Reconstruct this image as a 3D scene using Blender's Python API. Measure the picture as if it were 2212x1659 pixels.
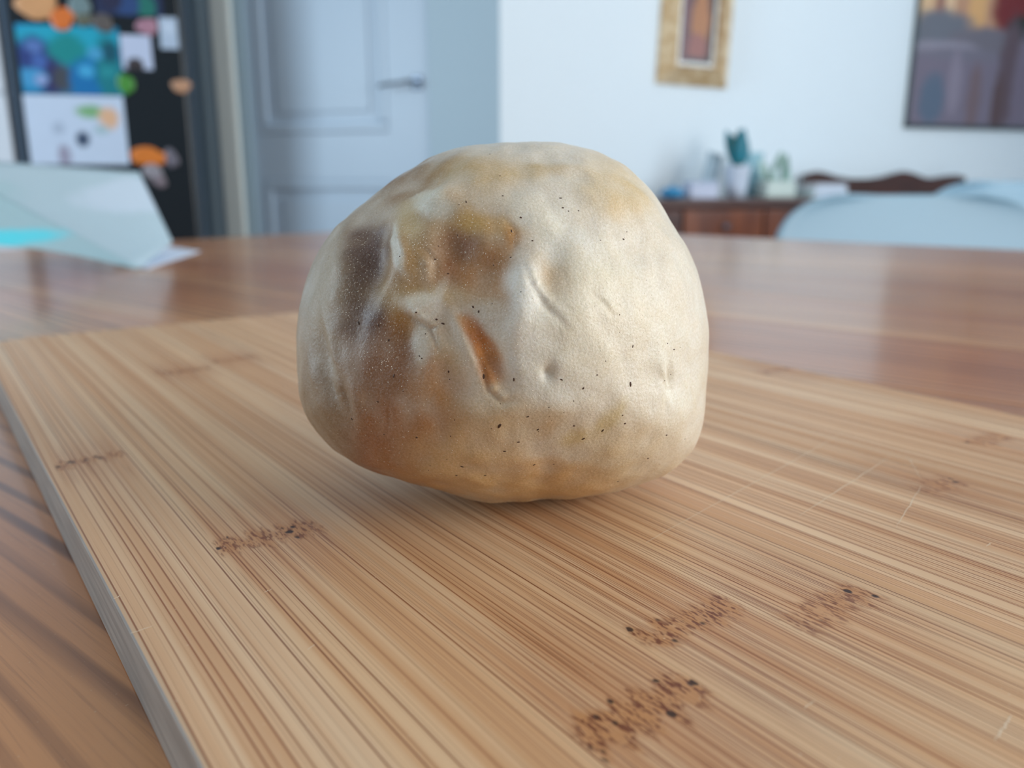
import bpy, bmesh, math, random
import numpy as np
from mathutils import Vector, Matrix, noise
from mathutils.bvhtree import BVHTree

for o in list(bpy.data.objects): bpy.data.objects.remove(o)
SC = bpy.context.scene
COL = SC.collection

# ------------------------------------------------------------------ camera
FPX = 1800.0
TH = math.radians(13.7)
CAM = Vector((0, 0, .833))
FV = Vector((0, math.cos(TH), -math.sin(TH)))
UV = Vector((0, math.sin(TH), math.cos(TH)))
RV = Vector((1, 0, 0))
cd = bpy.data.cameras.new('camera')
cam = bpy.data.objects.new('camera', cd); COL.objects.link(cam)
cam.location = CAM
cam.rotation_euler = (math.pi/2 - TH, 0, 0)
cd.sensor_width = 36
cd.lens = FPX/2212*36
cd.clip_start = .01
cd.dof.use_dof = True
cd.dof.focus_distance = .150
cd.dof.aperture_fstop = 14
SC.camera = cam

# ------------------------------------------------------------------ light
SC.view_settings.view_transform = 'Standard'
SC.view_settings.look = 'None'
SC.view_settings.gamma = 1
SC.view_settings.use_curve_mapping = False
SC.view_settings.exposure = 0.0
w = bpy.data.worlds.new('world'); SC.world = w; w.use_nodes = True
w.node_tree.nodes['Background'].inputs[0].default_value = (.62, .80, 1.0, 1)
w.node_tree.nodes['Background'].inputs[1].default_value = .34

def area(name, loc, target, sx, sy, power, color):
    l = bpy.data.lights.new(name, 'AREA'); l.shape = 'RECTANGLE'
    l.size = sx; l.size_y = sy; l.energy = power; l.color = color
    o = bpy.data.objects.new(name, l); COL.objects.link(o)
    o.location = loc
    o.rotation_euler = (Vector(target)-Vector(loc)).to_track_quat('-Z', 'Y').to_euler()
    return o
area('window_light', (2.35, -.6, 1.3), (0, .2, .85), 1.4, 1.6, 62, (1, .98, .945))
area('wall_fill_light', (2.35, 1.5, 1.45), (-.6, 2.9, 1.2), .8, 1.2, 21, (.80, .92, 1))  # added lamp to brighten the picture wall, no window known there
area('kitchen_window_light', (-2.9, .7, 1.5), (0, 2.4, 1.2), 1.0, 1.4, 48, (.70, .87, 1))

# ------------------------------------------------------------------ helpers
def lin(c):
    return tuple(((x/255)/12.92 if x/255 <= .04045 else ((x/255+.055)/1.055)**2.4) for x in c)
def ray(px, py):
    return FV + (px-1106)/FPX*RV + (829.5-py)/FPX*UV
def at(px, py, Y):
    d = ray(px, py); return CAM + d*(Y/d.y)
def onz(px, py, z):
    d = ray(px, py); return CAM + d*((z-CAM.z)/d.z)
def rot2(h):                         # unit vector of a heading measured from +Y to +X
    h = math.radians(h); return Vector((math.sin(h), math.cos(h), 0))

def tag(o, label=None, cat=None, group=None, kind=None):
    if label: o['label'] = label
    if cat: o['category'] = cat
    if group: o['group'] = group
    if kind: o['kind'] = kind
    return o
def empty(name, loc=(0, 0, 0), rz=0.0):
    o = bpy.data.objects.new(name, None); COL.objects.link(o)
    o.location = loc; o.rotation_euler = (0, 0, rz); o.empty_display_size = .05
    return o
def link(name, me, mat, parent=None, smooth=False, bevel=0, seg=2):
    o = bpy.data.objects.new(name, me); COL.objects.link(o)
    if mat: me.materials.append(mat)
    if parent: o.parent = parent
    if smooth:
        for p in me.polygons: p.use_smooth = True
    if bevel:
        m = o.modifiers.new('bevel', 'BEVEL'); m.width = bevel; m.segments = seg; m.limit_method = 'ANGLE'
        m.angle_limit = math.radians(40)
    return o
def obj(name, bm, mat, parent=None, smooth=False, bevel=0, seg=2):
    me = bpy.data.meshes.new(name); bmesh.ops.recalc_face_normals(bm, faces=bm.faces[:])
    bm.to_mesh(me); bm.free()
    return link(name, me, mat, parent, smooth, bevel, seg)
def box(bm, x0, x1, y0, y1, z0, z1, M=None):
    r = bmesh.ops.create_cube(bm, size=1)
    for v in r['verts']:
        v.co = Vector((x0+(v.co.x+.5)*(x1-x0), y0+(v.co.y+.5)*(y1-y0), z0+(v.co.z+.5)*(z1-z0)))
        if M is not None: v.co = M @ v.co
    return bm
def boxo(name, dims, mat, parent=None, bevel=0, M=None):
    return obj(name, box(bmesh.new(), *dims, M=M), mat, parent, bevel=bevel)
def prism(bm, pts, z0, z1):
    a = [bm.verts.new((x, y, z0)) for x, y in pts]; b = [bm.verts.new((x, y, z1)) for x, y in pts]
    bm.faces.new(a[::-1]); bm.faces.new(b)
    for i in range(len(pts)):
        j = (i+1) % len(pts); bm.faces.new((a[i], a[j], b[j], b[i]))
    return bm
def lathe(bm, prof, n=28, cx=0, cy=0):
    rings = []
    for r, z in prof:
        rings.append([bm.verts.new((cx+r*math.cos(2*math.pi*k/n), cy+r*math.sin(2*math.pi*k/n), z)) for k in range(n)])
    for a, b in zip(rings, rings[1:]):
        for k in range(n): bm.faces.new((a[k], a[(k+1) % n], b[(k+1) % n], b[k]))
    bm.faces.new(rings[0][::-1]); bm.faces.new(rings[-1])
    return bm
def tube(bm, pts, r, n=10, r2=None):
    pts = [Vector(p) for p in pts]; rings = []
    for i, p in enumerate(pts):
        d = (pts[min(i+1, len(pts)-1)]-pts[max(i-1, 0)]).normalized()
        q = d.to_track_quat('Z', 'Y')
        rr = r if r2 is None else r+(r2-r)*i/(len(pts)-1)
        rings.append([bm.verts.new(p+q@Vector((rr*math.cos(2*math.pi*k/n), rr*math.sin(2*math.pi*k/n), 0))) for k in range(n)])
    for a, b in zip(rings, rings[1:]):
        for k in range(n): bm.faces.new((a[k], a[(k+1) % n], b[(k+1) % n], b[k]))
    bm.faces.new(rings[0][::-1]); bm.faces.new(rings[-1])
    return bm
def blobpts(cx, cy, rx, ry, n=18, wob=.12, seed=0):
    R = random.Random(seed); ph = [R.uniform(0, 6.28) for _ in range(3)]
    out = []
    for k in range(n):
        t = 2*math.pi*k/n
        s = 1+wob*(math.sin(2*t+ph[0])*.5+math.sin(3*t+ph[1])*.5+math.sin(5*t+ph[2])*.25)
        out.append((cx+rx*s*math.cos(t), cy+ry*s*math.sin(t)))
    return out

# ------------------------------------------------------------------ materials
class N:                             # tiny node-building helper
    def __init__(s, name):
        s.m = bpy.data.materials.new(name); s.m.use_nodes = True
        s.t = s.m.node_tree; s.b = s.t.nodes['Principled BSDF']
    def n(s, typ, **kw):
        x = s.t.nodes.new(typ)
        for k, v in kw.items(): setattr(x, k, v)
        return x
    def l(s, a, b): s.t.links.new(a, b)
    def put(s, inp, v):
        if isinstance(v, (int, float)): inp.default_value = v
        elif isinstance(v, tuple): inp.default_value = v if len(v) == 4 or inp.type != 'RGBA' else (*v, 1)
        else: s.l(v, inp)
    def math(s, op, a, b=0.0, c=None, clamp=False):
        x = s.n('ShaderNodeMath', operation=op, use_clamp=clamp)
        s.put(x.inputs[0], a); s.put(x.inputs[1], b)
        if c is not None: s.put(x.inputs[2], c)
        return x.outputs[0]
    def mix(s, f, a, b, bt='MIX'):
        x = s.n('ShaderNodeMix', data_type='RGBA', blend_type=bt)
        s.put(x.inputs[0], f); s.put(x.inputs[6], a); s.put(x.inputs[7], b)
        return x.outputs[2]
    def noise(s, vec, scale=5, detail=2, rough=.5, dist=0, dim='3D'):
        x = s.n('ShaderNodeTexNoise', noise_dimensions=dim)
        s.l(vec, x.inputs['Vector']); x.inputs['Scale'].default_value = scale
        x.inputs['Detail'].default_value = detail; x.inputs['Roughness'].default_value = rough
        x.inputs['Distortion'].default_value = dist
        return x.outputs[0]
    def ss(s, v, lo, hi, a=0.0, b=1.0):
        x = s.n('ShaderNodeMapRange', interpolation_type='SMOOTHSTEP')
        s.put(x.inputs[0], v); s.put(x.inputs[1], lo); s.put(x.inputs[2], hi); s.put(x.inputs[3], a); s.put(x.inputs[4], b)
        return x.outputs[0]
    def mapping(s, vec, scale=(1, 1, 1), rot=(0, 0, 0), loc=(0, 0, 0)):
        x = s.n('ShaderNodeMapping'); s.l(vec, x.inputs[0])
        x.inputs['Scale'].default_value = scale; x.inputs['Rotation'].default_value = rot; x.inputs['Location'].default_value = loc
        return x.outputs[0]
    def obj(s): return s.n('ShaderNodeTexCoord').outputs['Object']
    def xyz(s, v):
        x = s.n('ShaderNodeSeparateXYZ'); s.l(v, x.inputs[0]); return x.outputs
    def comb(s, a, b, c=0.0):
        x = s.n('ShaderNodeCombineXYZ'); s.put(x.inputs[0], a); s.put(x.inputs[1], b); s.put(x.inputs[2], c); return x.outputs[0]
    def bump(s, h, dist, strength=1.0, prev=None):
        x = s.n('ShaderNodeBump'); s.l(h, x.inputs['Height']); x.inputs['Distance'].default_value = dist
        x.inputs['Strength'].default_value = strength
        if prev is not None: s.l(prev, x.inputs['Normal'])
        return x.outputs[0]
    def set(s, **kw):
        names = dict(color='Base Color', rough='Roughness', metal='Metallic', normal='Normal', coat='Coat Weight',
                     coat_rough='Coat Roughness', sss='Subsurface Weight', spec='Specular IOR Level', trans='Transmission Weight',
                     ior='IOR', alpha='Alpha', sssr='Subsurface Radius', ssss='Subsurface Scale')
        for k, v in kw.items(): s.put(s.b.inputs[names[k]], v)
        return s.m

def plain(name, rgb, rough=.5, metal=0, var=.06, scale=6, bump=0.0, coat=0):
    n = N(name); c = lin(rgb); o = n.obj()
    f = n.noise(o, scale, 3)
    col = n.mix(f, tuple(x*(1-var) for x in c), tuple(min(1, x*(1+var)) for x in c))
    n.set(color=col, rough=rough, metal=metal, coat=coat)
    if bump: n.set(normal=n.bump(n.noise(o, scale*18, 2), bump))
    return n.m
def blobs(name, base, items, rough=.55, ax='xz', soft=.35, coat=0):
    """printed picture: soft spots of colour on a flat sheet; items = (u, v, ru, rv, rgb)"""
    n = N(name); x = n.xyz(n.obj()); ia = 'xyz'.index(ax[0]); ib = 'xyz'.index(ax[1])
    wob = n.noise(n.obj(), 22, 2)
    col = n.mix(wob, tuple(c*.93 for c in lin(base)), lin(base))
    for u, v, ru, rv, rgb in items:
        a = n.math('DIVIDE', n.math('SUBTRACT', x[ia], u), ru); b = n.math('DIVIDE', n.math('SUBTRACT', x[ib], v), rv)
        d = n.math('ADD', n.math('MULTIPLY', a, a), n.math('MULTIPLY', b, b))
        d = n.math('ADD', d, n.math('MULTIPLY', n.math('SUBTRACT', wob, .5), 1.0))
        col = n.mix(n.ss(d, 1-soft, 1+soft, 1.0, 0.0), col, lin(rgb))
    return n.set(color=col, rough=rough, coat=coat)

M_wall = plain('white_wall_paint', (232, 244, 252), .7, var=.01, bump=.0006)
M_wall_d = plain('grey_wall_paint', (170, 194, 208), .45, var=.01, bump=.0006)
M_ceil = plain('ceiling_paint', (238, 238, 236), .8, var=.01)
M_trim = plain('door_trim_paint', (228, 236, 232), .4, var=.01)
M_door = plain('door_paint', (184, 204, 222), .38, var=.01)
M_metal = plain('dark_metal', (104, 112, 124), .3, metal=.9)
M_black = plain('black_fridge_lacquer', (16, 24, 30), .3, var=.1)
M_seal = plain('fridge_grey_trim', (52, 70, 88), .35, var=.05)
M_cab = plain('white_cabinet', (208, 216, 226), .4, var=.01)
M_chair = plain('pale_blue_plastic', (130, 164, 184), .42, var=.015)
M_chairleg = plain('beech_leg', (190, 150, 110), .5)
M_skirt = plain('skirting_paint', (225, 228, 230), .4, var=.01)

def wood(name, c1, c2, scale=(3, 40, 40), rough=.3, coat=.3):
    n = N(name); o = n.obj(); m = n.mapping(o, scale)
    f = n.noise(m, 1, 4, .6, .6)
    col = n.mix(n.ss(f, .3, .7), lin(c1), lin(c2))
    return n.set(color=col, rough=rough, coat=coat, coat_rough=.15)
M_mahog = wood('mahogany', (52, 24, 18), (88, 44, 30), (3, 30, 30), .3, .5)
M_mahog_o = wood('mahogany_panel', (92, 46, 28), (128, 70, 40), (20, 30, 3), .3, .5)
M_floor = wood('floor_wood', (120, 84, 55), (150, 108, 74), (4, 30, 4), .4, .2)

def gold_mat():
    n = N('gilt_frame'); o = n.obj()
    f = n.noise(o, 30, 4)
    n.set(color=n.mix(n.ss(f, .35, .65), lin((206, 170, 122)), lin((240, 216, 178))), rough=.38, metal=.25)
    return n.m
M_gold = gold_mat()

# pine: heading of the grain runs along local x
def pine_mat():
    n = N('varnished_pine'); o = n.obj(); oi = n.n('ShaderNodeObjectInfo')
    x = n.xyz(o)
    rnd = n.math('MULTIPLY', oi.outputs['Random'], 37.0)
    warp = n.noise(n.comb(n.math('MULTIPLY', x[0], 2.2), n.math('ADD', n.math('MULTIPLY', x[1], 7), rnd)), 1, 2, .5)
    y2 = n.math('ADD', x[1], n.math('MULTIPLY', n.math('SUBTRACT', warp, .5), .035))
    ph = n.noise(n.comb(n.math('MULTIPLY', x[0], 3.0), n.math('MULTIPLY', x[1], 30.0), rnd), 1, 2, .5)
    rings = n.math('SINE', n.math('ADD', n.math('ADD', n.math('MULTIPLY', y2, 760.0), rnd), n.math('MULTIPLY', ph, 13.0)))
    amp = n.noise(n.comb(n.math('MULTIPLY', x[0], 5.0), n.math('MULTIPLY', x[1], 60.0), rnd), 1, 2, .5)
    late = n.math('MULTIPLY', n.ss(rings, .0, .98), n.ss(amp, .32, .6, .15, 1.0))
    fine = n.noise(n.comb(n.math('MULTIPLY', x[0], 30), n.math('MULTIPLY', y2, 1500.0), rnd), 1, 2, .6)
    broad = n.noise(n.comb(n.math('MULTIPLY', x[0], 2), n.math('MULTIPLY', x[1], 9.0), rnd), 1, 2)
    base = n.mix(n.ss(broad, .3, .7), lin((188, 124, 78)), lin((214, 158, 108)))
    col = n.mix(n.math('MULTIPLY', late, .85), base, lin((88, 44, 26)))
    col = n.mix(n.math('MULTIPLY', n.ss(fine, .45, .8), .35), col, lin((120, 76, 48)))
    speck = n.noise(o, 900, 1)
    col = n.mix(n.ss(speck, .74, .80, 0, .5), col, lin((214, 190, 160)))
    col = n.mix(1.0, col, oi.outputs['Color'], 'MULTIPLY')
    bmp = n.bump(n.math('ADD', n.math('MULTIPLY', late, .5), n.math('MULTIPLY', fine, .5)), .00006)
    bmp2 = n.bump(fine, .00002)
    return n.set(color=col, rough=.30, normal=bmp, spec=.5, coat=.36, coat_rough=.13)
M_pine = pine_mat()

# ------------------------------------------------------------------ the room
CEIL = 2.6
CX, CY = at(1080, 200, 3.0).x, 3.0                      # the outside corner beside the door
dA = rot2(72); nA = Vector((dA.y, -dA.x, 0))             # picture wall, runs right; normal towards the table
dD = rot2(-72); nD = Vector((dD.y, -dD.x, 0))
if nA.y > 0: nA = -nA
if nD.y > 0: nD = -nD
corner = Vector((CX, CY, 0))
def frame_matrix(org, d, nrm):                           # local x along wall, local y into the wall (away from the room), z up
    return Matrix(((d.x, -nrm.x, 0, org.x), (d.y, -nrm.y, 0, org.y), (0, 0, 1, org.z), (0, 0, 0, 1)))
MA = frame_matrix(corner, dA, nA)
MD = frame_matrix(corner, dD, nD)
def wall_hit(px, py, org, nrm):
    d = ray(px, py); t = (org-CAM).dot(nrm)/d.dot(nrm); return CAM+d*t
def onA(px, py):
    p = MA.inverted() @ wall_hit(px, py, corner, nA); return p.x, p.z
def onD(px, py):
    p = MD.inverted() @ wall_hit(px, py, corner, nD); return p.x, p.z

def struct(o): o['kind'] = 'structure'; return o
struct(boxo('floor', (-3.4, 4.0, -2.2, 5.4, -.05, 0), M_floor))
struct(boxo('ceiling', (-3.4, 4.0, -2.2, 5.4, CEIL, CEIL+.05), M_ceil))
wp = boxo('wall_picture_side', (0, 2.62, 0, .12, 0, CEIL), M_wall); wp.matrix_world = MA; struct(wp)
bs = boxo('baseboard_picture_side', (0, 2.62, -.014, -.0005, 0, .09), M_skirt, bevel=.003); bs.matrix_world = MA; struct(bs)

# door wall with its opening
dx0, _ = onD(926, 200); dx1, _ = onD(540, 200)
DTOP = 2.05
g = bmesh.new()
# the slot in the wall is exactly the door leaf
for a in ((.0, dx0, 0, .12, 0, CEIL), (dx1, 3.1, 0, .12, 0, CEIL), (dx0, dx1, 0, .12, DTOP, CEIL)):
    box(g, *a)
wd = obj('wall_door_side', g, M_wall_d); wd.matrix_world = MD; struct(wd)
bs = boxo('baseboard_door_side', (dx1+.16, 3.1, -.014, -.0005, 0, .09), M_skirt, bevel=.003); bs.matrix_world = MD; struct(bs)
# casing: pale moulding on the hinge side, narrow on the handle side and on top
tx0, _ = onD(528, 200); tx1, _ = onD(472, 200)
tr = empty('trim_1'); tr.matrix_world = MD; struct(tr)
boxo('casing', (dx1+.002, tx1+.055, -.016, -.0006, 0, DTOP+.07), M_wall_d, tr, bevel=.003)
boxo('moulding', (tx0+.012, tx1-.012, -.042, -.0165, 0, DTOP+.08), M_trim, tr, bevel=.012)
boxo('casing_head', (dx0-.0, dx1+.001, -.016, -.0006, DTOP+.004, DTOP+.07), M_wall_d, tr, bevel=.003)

# the door leaf, recessed panels with raised mouldings
dr = empty('door_1'); dr.matrix_world = MD; struct(dr)
def slab_with_panels(x0, x1, z0, z1, panels, y0=.008, y1=.045, rec=.012):
    bm = bmesh.new()
    xs = sorted({x0, x1, *[p[0] for p in panels], *[p[1] for p in panels]})
    zs = sorted({z0, z1, *[p[2] for p in panels], *[p[3] for p in panels]})
    for i in range(len(xs)-1):
        for j in range(len(zs)-1):
            cx, cz = (xs[i]+xs[i+1])/2, (zs[j]+zs[j+1])/2
            inp = any(p[0] < cx < p[1] and p[2] < cz < p[3] for p in panels)
            box(bm, xs[i], xs[i+1], y0+(rec if inp else 0), y1, zs[j], zs[j+1])
    return bm
pax0, paz = onD(838, 285); pax1, _ = onD(560, 285)
_, pbz = onD(700, 388)
up = (pax0, pax1, paz, 1.93); lo = (pax0, pax1, .22, pbz)
obj('leaf', slab_with_panels(dx0+.003, dx1-.003, .006, DTOP-.003, [up, lo]), M_door, dr)
def ring(x0, x1, z0, z1, wd_, y0, y1):
    bm = bmesh.new()
    box(bm, x0, x1, y0, y1, z0, z0+wd_); box(bm, x0, x1, y0, y1, z1-wd_, z1)
    box(bm, x0, x0+wd_, y0, y1, z0+wd_, z1-wd_); box(bm, x1-wd_, x1, y0, y1, z0+wd_, z1-wd_)
    return bm
for p in (up, lo):
    obj('panel_moulding', ring(p[0]+.001, p[1]-.001, p[2]+.001, p[3]-.001, .035, .004, .0195), M_door, dr, bevel=.007)
    boxo('panel_field', (p[0]+.075, p[1]-.075, .0125, .0195, p[2]+.075, p[3]-.075), M_door, dr, bevel=.005)
hx, hz = onD(900, 178)
hd = boxo('handle_plate', (hx-.02, hx+.02, -.0, .0075, hz-.024, hz+.024), M_metal, dr, bevel=.004)
g = bmesh.new(); tube(g, [(hx, -.0, hz), (hx, -.045, hz), (hx+.012, -.05, hz), (hx+.125, -.048, hz-.012)], .0065, 12, .005)
obj('lever', g, M_metal, hd, smooth=True)

# right wall (out of frame): main window, and an opening for the added wall fill
WX = 2.42
def win_wall(name, x0, x1, y0, y1, openings, z0, z1, mat):
    bm = bmesh.new(); ys = [y0]
    for a, b in openings: ys += [a, b]
    ys.append(y1)
    for k in range(0, len(ys), 2): box(bm, x0, x1, ys[k], ys[k+1], 0, CEIL)
    for a, b in openings:
        box(bm, x0, x1, a, b, 0, z0); box(bm, x0, x1, a, b, z1, CEIL)
    return struct(obj(name, bm, mat))
win_wall('wall_right', WX, WX+.15, -2.2, 3.85, [(-1.35, .2), (1.05, 1.95)], .35, 2.15, M_wall)
for k, (a, b) in enumerate([(-1.35, .2), (1.05, 1.95)]):
    wf = empty('window_%d' % (k+1), (WX+.07, a, .35)); struct(wf)
    bm = bmesh.new(); L = b-a
    box(bm, -.03, .03, .002, .06, .002, 1.798); box(bm, -.03, .03, L-.06, L-.002, .002, 1.798)
    box(bm, -.03, .03, .06, L-.06, .002, .06); box(bm, -.03, .03, .06, L-.06, 1.74, 1.798)
    obj('window_frame', bm, M_skirt, wf)
    boxo('mullion', (-.03, .03, L/2-.03, L/2+.03, .0605, 1.7395), M_skirt, wf)

# ------------------------------------------------------------------ table
TZ = .75
e1 = rot2(130.5); e2 = rot2(219.0)
e2 = Vector((-e1.y*-1, -e1.x, 0)) if False else Vector((e1.y, -e1.x, 0))
if e2.y > 0: e2 = -e2
pR = onz(1700, 517, TZ); pL = onz(560, 509, TZ)
# far corner: right edge line through pR along e1, left edge line through pL along e2
A_ = np.array([[e1.x, -e2.x], [e1.y, -e2.y]]); b_ = np.array([pL.x-pR.x, pL.y-pR.y])
s_ = np.linalg.solve(A_, b_)
K = Vector((pR.x+e1.x*s_[0], pR.y+e1.y*s_[0], 0))
table = empty('dining_table', (K.x, K.y, 0)); table.matrix_world = Matrix(((e1.x, e2.x, 0, K.x), (e1.y, e2.y, 0, K.y), (0, 0, 1, 0), (0, 0, 0, 1)))
tag(table, 'varnished pine dining table with streaky brown grain under the chopping board', 'table')
TL, TW = 2.3, 1.44
rr = random.Random(4)
# local y runs from the far right-hand edge towards the camera
npl = 12; pw = TW/npl
for i in range(npl):
    bm = bmesh.new(); box(bm, 0, TL, i*pw+.0002, (i+1)*pw-.0002, TZ-.03, TZ)
    o = obj('plank', bm, M_pine, table, bevel=.0006, seg=1)
    t = rr.uniform(.86, 1.04); o.color = (t, t*rr.uniform(.95, 1.0), t*rr.uniform(.9, 1.0), 1)
    if i == 0: o.modifiers['bevel'].width = .0006
boxo('apron', (.12, TL-.12, .12, .145, TZ-.125, TZ-.031), M_pine, table)
boxo('apron', (.12, TL-.12, TW-.145, TW-.12, TZ-.125, TZ-.031), M_pine, table)
boxo('apron', (.12, .145, .146, TW-.146, TZ-.125, TZ-.031), M_pine, table)
boxo('apron', (TL-.145, TL-.12, .146, TW-.146, TZ-.125, TZ-.031), M_pine, table)
for sx in (.05, TL-.12):
    for sy in (.05, TW-.12):
        boxo('leg', (sx, sx+.069, sy, sy+.069, 0, TZ-.031), M_pine, table, bevel=.006)

# ------------------------------------------------------------------ chopping board
BZ = .763; BT = .0128
ba = rot2(144.2); bp = rot2(54.2)                  # along the strips / across them
p0 = onz(206, 1220, BZ)
U0 = p0.x*bp.x+p0.y*bp.y; pb = onz(300, 706, BZ); S0 = pb.x*ba.x+pb.y*ba.y
borg = bp*U0+ba*S0
board = empty('chopping_board')
board.matrix_world = Matrix(((bp.x, ba.x, 0, borg.x), (bp.y, ba.y, 0, borg.y), (0, 0, 1, TZ+.0002), (0, 0, 0, 1)))
tag(board, 'thick bamboo chopping board with brown node marks and fine knife scratches, lying on the table', 'chopping board')
BMI = board.matrix_world.inverted()
BW = .2505; BLEN = .455
def uv(px, py):
    q = BMI @ onz(px, py, BZ); return q.x, q.y
nodes_px = [((455, 1190), (700, 1130), 1.0), ((1370, 1390), (1600, 1300), 1.3), ((1230, 1600), (1530, 1480), 1.5), ((1700, 1355), (1880, 1270), 1.0),
            ((335, 812), (455, 790), .8), ((450, 785), (560, 768), .7), ((110, 1010), (280, 980), .8), ((1980, 1062), (2085, 1040), .9),
            ((2085, 958), (2180, 940), 1.0), ((1630, 806), (1730, 792), .9)]
def bamboo():
    n = N('bamboo'); x = n.xyz(n.obj()); oi = n.n('ShaderNodeObjectInfo'); u, v = x[0], x[1]
    nodem = None; densem = None
    for a, b, wt in nodes_px:
        ua, va = uv(*a); ub, vb = uv(*b); uc, vc = (ua+ub)/2, (va+vb)/2; hw = max(abs(ub-ua)/2, .007)
        wob = n.noise(n.comb(n.math('MULTIPLY', u, 420), n.math('MULTIPLY', v, 60)), 1, 2, .6)
        vv = n.math('ADD', v, n.math('MULTIPLY', n.math('SUBTRACT', wob, .5), .014))
        mu = n.ss(n.math('ABSOLUTE', n.math('SUBTRACT', u, uc)), hw*.82, hw*1.0, 1.0, 0.0)
        mv = n.ss(n.math('ABSOLUTE', n.math('SUBTRACT', vv, vc)), .0012, .0052, wt, 0.0)
        md = n.ss(n.math('ABSOLUTE', n.math('SUBTRACT', v, n.math('SUBTRACT', vc, .008*0))), .004, .035*wt, wt, 0.0)
        a1 = n.math('MULTIPLY', mu, mv); a2 = n.math('MULTIPLY', mu, md)
        nodem = a1 if nodem is None else n.math('MAXIMUM', nodem, a1)
        densem = a2 if densem is None else n.math('MAXIMUM', densem, a2)
    ub_ = n.math('ADD', u, n.math('MULTIPLY', n.math('SUBTRACT', n.noise(n.comb(n.math('MULTIPLY', u, 60), n.math('MULTIPLY', v, 7)), 1, 1), .5), .0014))
    acr = n.ss(u, .02, .10)                            # streaks get finer and denser from the left edge to the right
    def threads(F, half, fv, lo_, seed, gv=None):      # fibre bundles: irregular thin lines, each with its own strength
        x_ = n.n('ShaderNodeTexVoronoi', voronoi_dimensions='1D'); x_.inputs['Scale'].default_value = 1
        n.l(n.math('ADD', n.math('MULTIPLY', ub_, F), seed), x_.inputs['W'])
        m_ = n.ss(x_.outputs['Distance'], half*F*.35, half*F*1.15, 1.0, 0.0)
        r_ = n.xyz(x_.outputs['Color'])[0]
        g_ = n.noise(n.comb(n.math('MULTIPLY', ub_, F*.9), n.math('MULTIPLY', v, fv), seed), 1, 1.5, .55)
        g_ = n.ss(g_, lo_, lo_+.16)
        return n.math('MULTIPLY', n.math('MULTIPLY', m_, n.ss(r_, .05, .8, .12, 1.0)), g_)
    gate = n.noise(n.comb(n.math('MULTIPLY', u, 130), n.math('MULTIPLY', v, 7.0), 7.0), 1, 2, .6)
    g1 = n.ss(gate, .40, .60)
    d1 = threads(560, .00019, 4.0, .26, 3.3)
    d2 = n.math('MULTIPLY', threads(1250, .00012, 8.0, .34, 41.7), n.math('ADD', .30, n.math('MULTIPLY', acr, .70)))
    d3 = threads(1900, .00012, 34.0, .40, 77.1)
    d3 = n.math('MULTIPLY', d3, n.math('ADD', n.math('MULTIPLY', n.math('MULTIPLY', g1, acr), .55), densem), clamp=True)
    band = n.noise(n.comb(n.math('MULTIPLY', ub_, 260), n.math('MULTIPLY', v, 2.0)), 1, 2, .5)
    big = n.noise(n.comb(n.math('MULTIPLY', u, 70), n.math('MULTIPLY', v, 3.5)), 1, 2)
    base = n.mix(n.ss(band, .34, .66), lin((208, 164, 122)), lin((226, 194, 156)))
    base = n.mix(n.ss(big, .48, .72, 0, .45), base, lin((198, 152, 108)))
    base = n.mix(n.ss(big, .42, .26, 0, .4), base, lin((222, 208, 180)))
    line_c = n.mix(n.ss(big, .3, .7), lin((112, 54, 22)), lin((146, 80, 34)))
    col = n.mix(n.math('MULTIPLY', d1, .85), base, line_c)
    col = n.mix(n.math('MULTIPLY', d2, .88), col, line_c)
    col = n.mix(n.math('MULTIPLY', d3, .85), col, lin((104, 50, 26)))
    col = n.mix(n.math('MULTIPLY', densem, .22), col, lin((176, 112, 70)))
    # node bands: warm patch with dark short dashes and pores
    patch = n.noise(n.comb(n.math('MULTIPLY', u, 260), n.math('MULTIPLY', v, 130)), 1, 3, .6)
    col = n.mix(n.math('MULTIPLY', nodem, n.ss(patch, .3, .7, .35, .75), clamp=True), col, lin((190, 136, 88)))
    dash = n.noise(n.comb(n.math('MULTIPLY', u, 1500), n.math('MULTIPLY', v, 300)), 1, 2.5, .65)
    col = n.mix(n.math('MULTIPLY', n.ss(dash, .50, .57), n.math('MULTIPLY', nodem, .85), clamp=True), col, lin((118, 62, 36)))
    pore = n.n('ShaderNodeTexVoronoi'); n.l(n.comb(n.math('MULTIPLY', u, 330), n.math('MULTIPLY', v, 260)), pore.inputs['Vector'])
    pore.inputs['Scale'].default_value = 1
    pm = n.math('MULTIPLY', n.ss(pore.outputs['Distance'], .15, .27, 1.0, 0.0), n.ss(nodem, .35, .7))
    col = n.mix(pm, col, lin((58, 30, 18)))
    col = n.mix(1.0, col, oi.outputs['Color'], 'MULTIPLY')
    spk = n.noise(n.obj(), 1500, 1)
    col = n.mix(n.ss(spk, .76, .82, 0, .45), col, lin((232, 220, 196)))
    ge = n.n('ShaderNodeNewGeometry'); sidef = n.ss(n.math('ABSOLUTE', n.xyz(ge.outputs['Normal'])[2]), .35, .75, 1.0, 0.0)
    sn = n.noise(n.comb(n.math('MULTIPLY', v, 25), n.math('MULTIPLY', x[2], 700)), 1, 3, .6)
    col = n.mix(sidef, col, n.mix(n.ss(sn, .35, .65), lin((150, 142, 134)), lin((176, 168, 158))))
    h = n.math('SUBTRACT', 1.0, n.math('ADD', n.math('MULTIPLY', d1, .5), n.math('ADD', n.math('MULTIPLY', d2, .4), pm)))
    return n.set(color=col, rough=n.ss(band, .2, .8, .46, .38), normal=n.bump(h, .00005), spec=.45)
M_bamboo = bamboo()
RC = .022
bounds = [0, .0195]+[.0195+.0235*k for k in range(1, 10)]+[BW]
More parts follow.
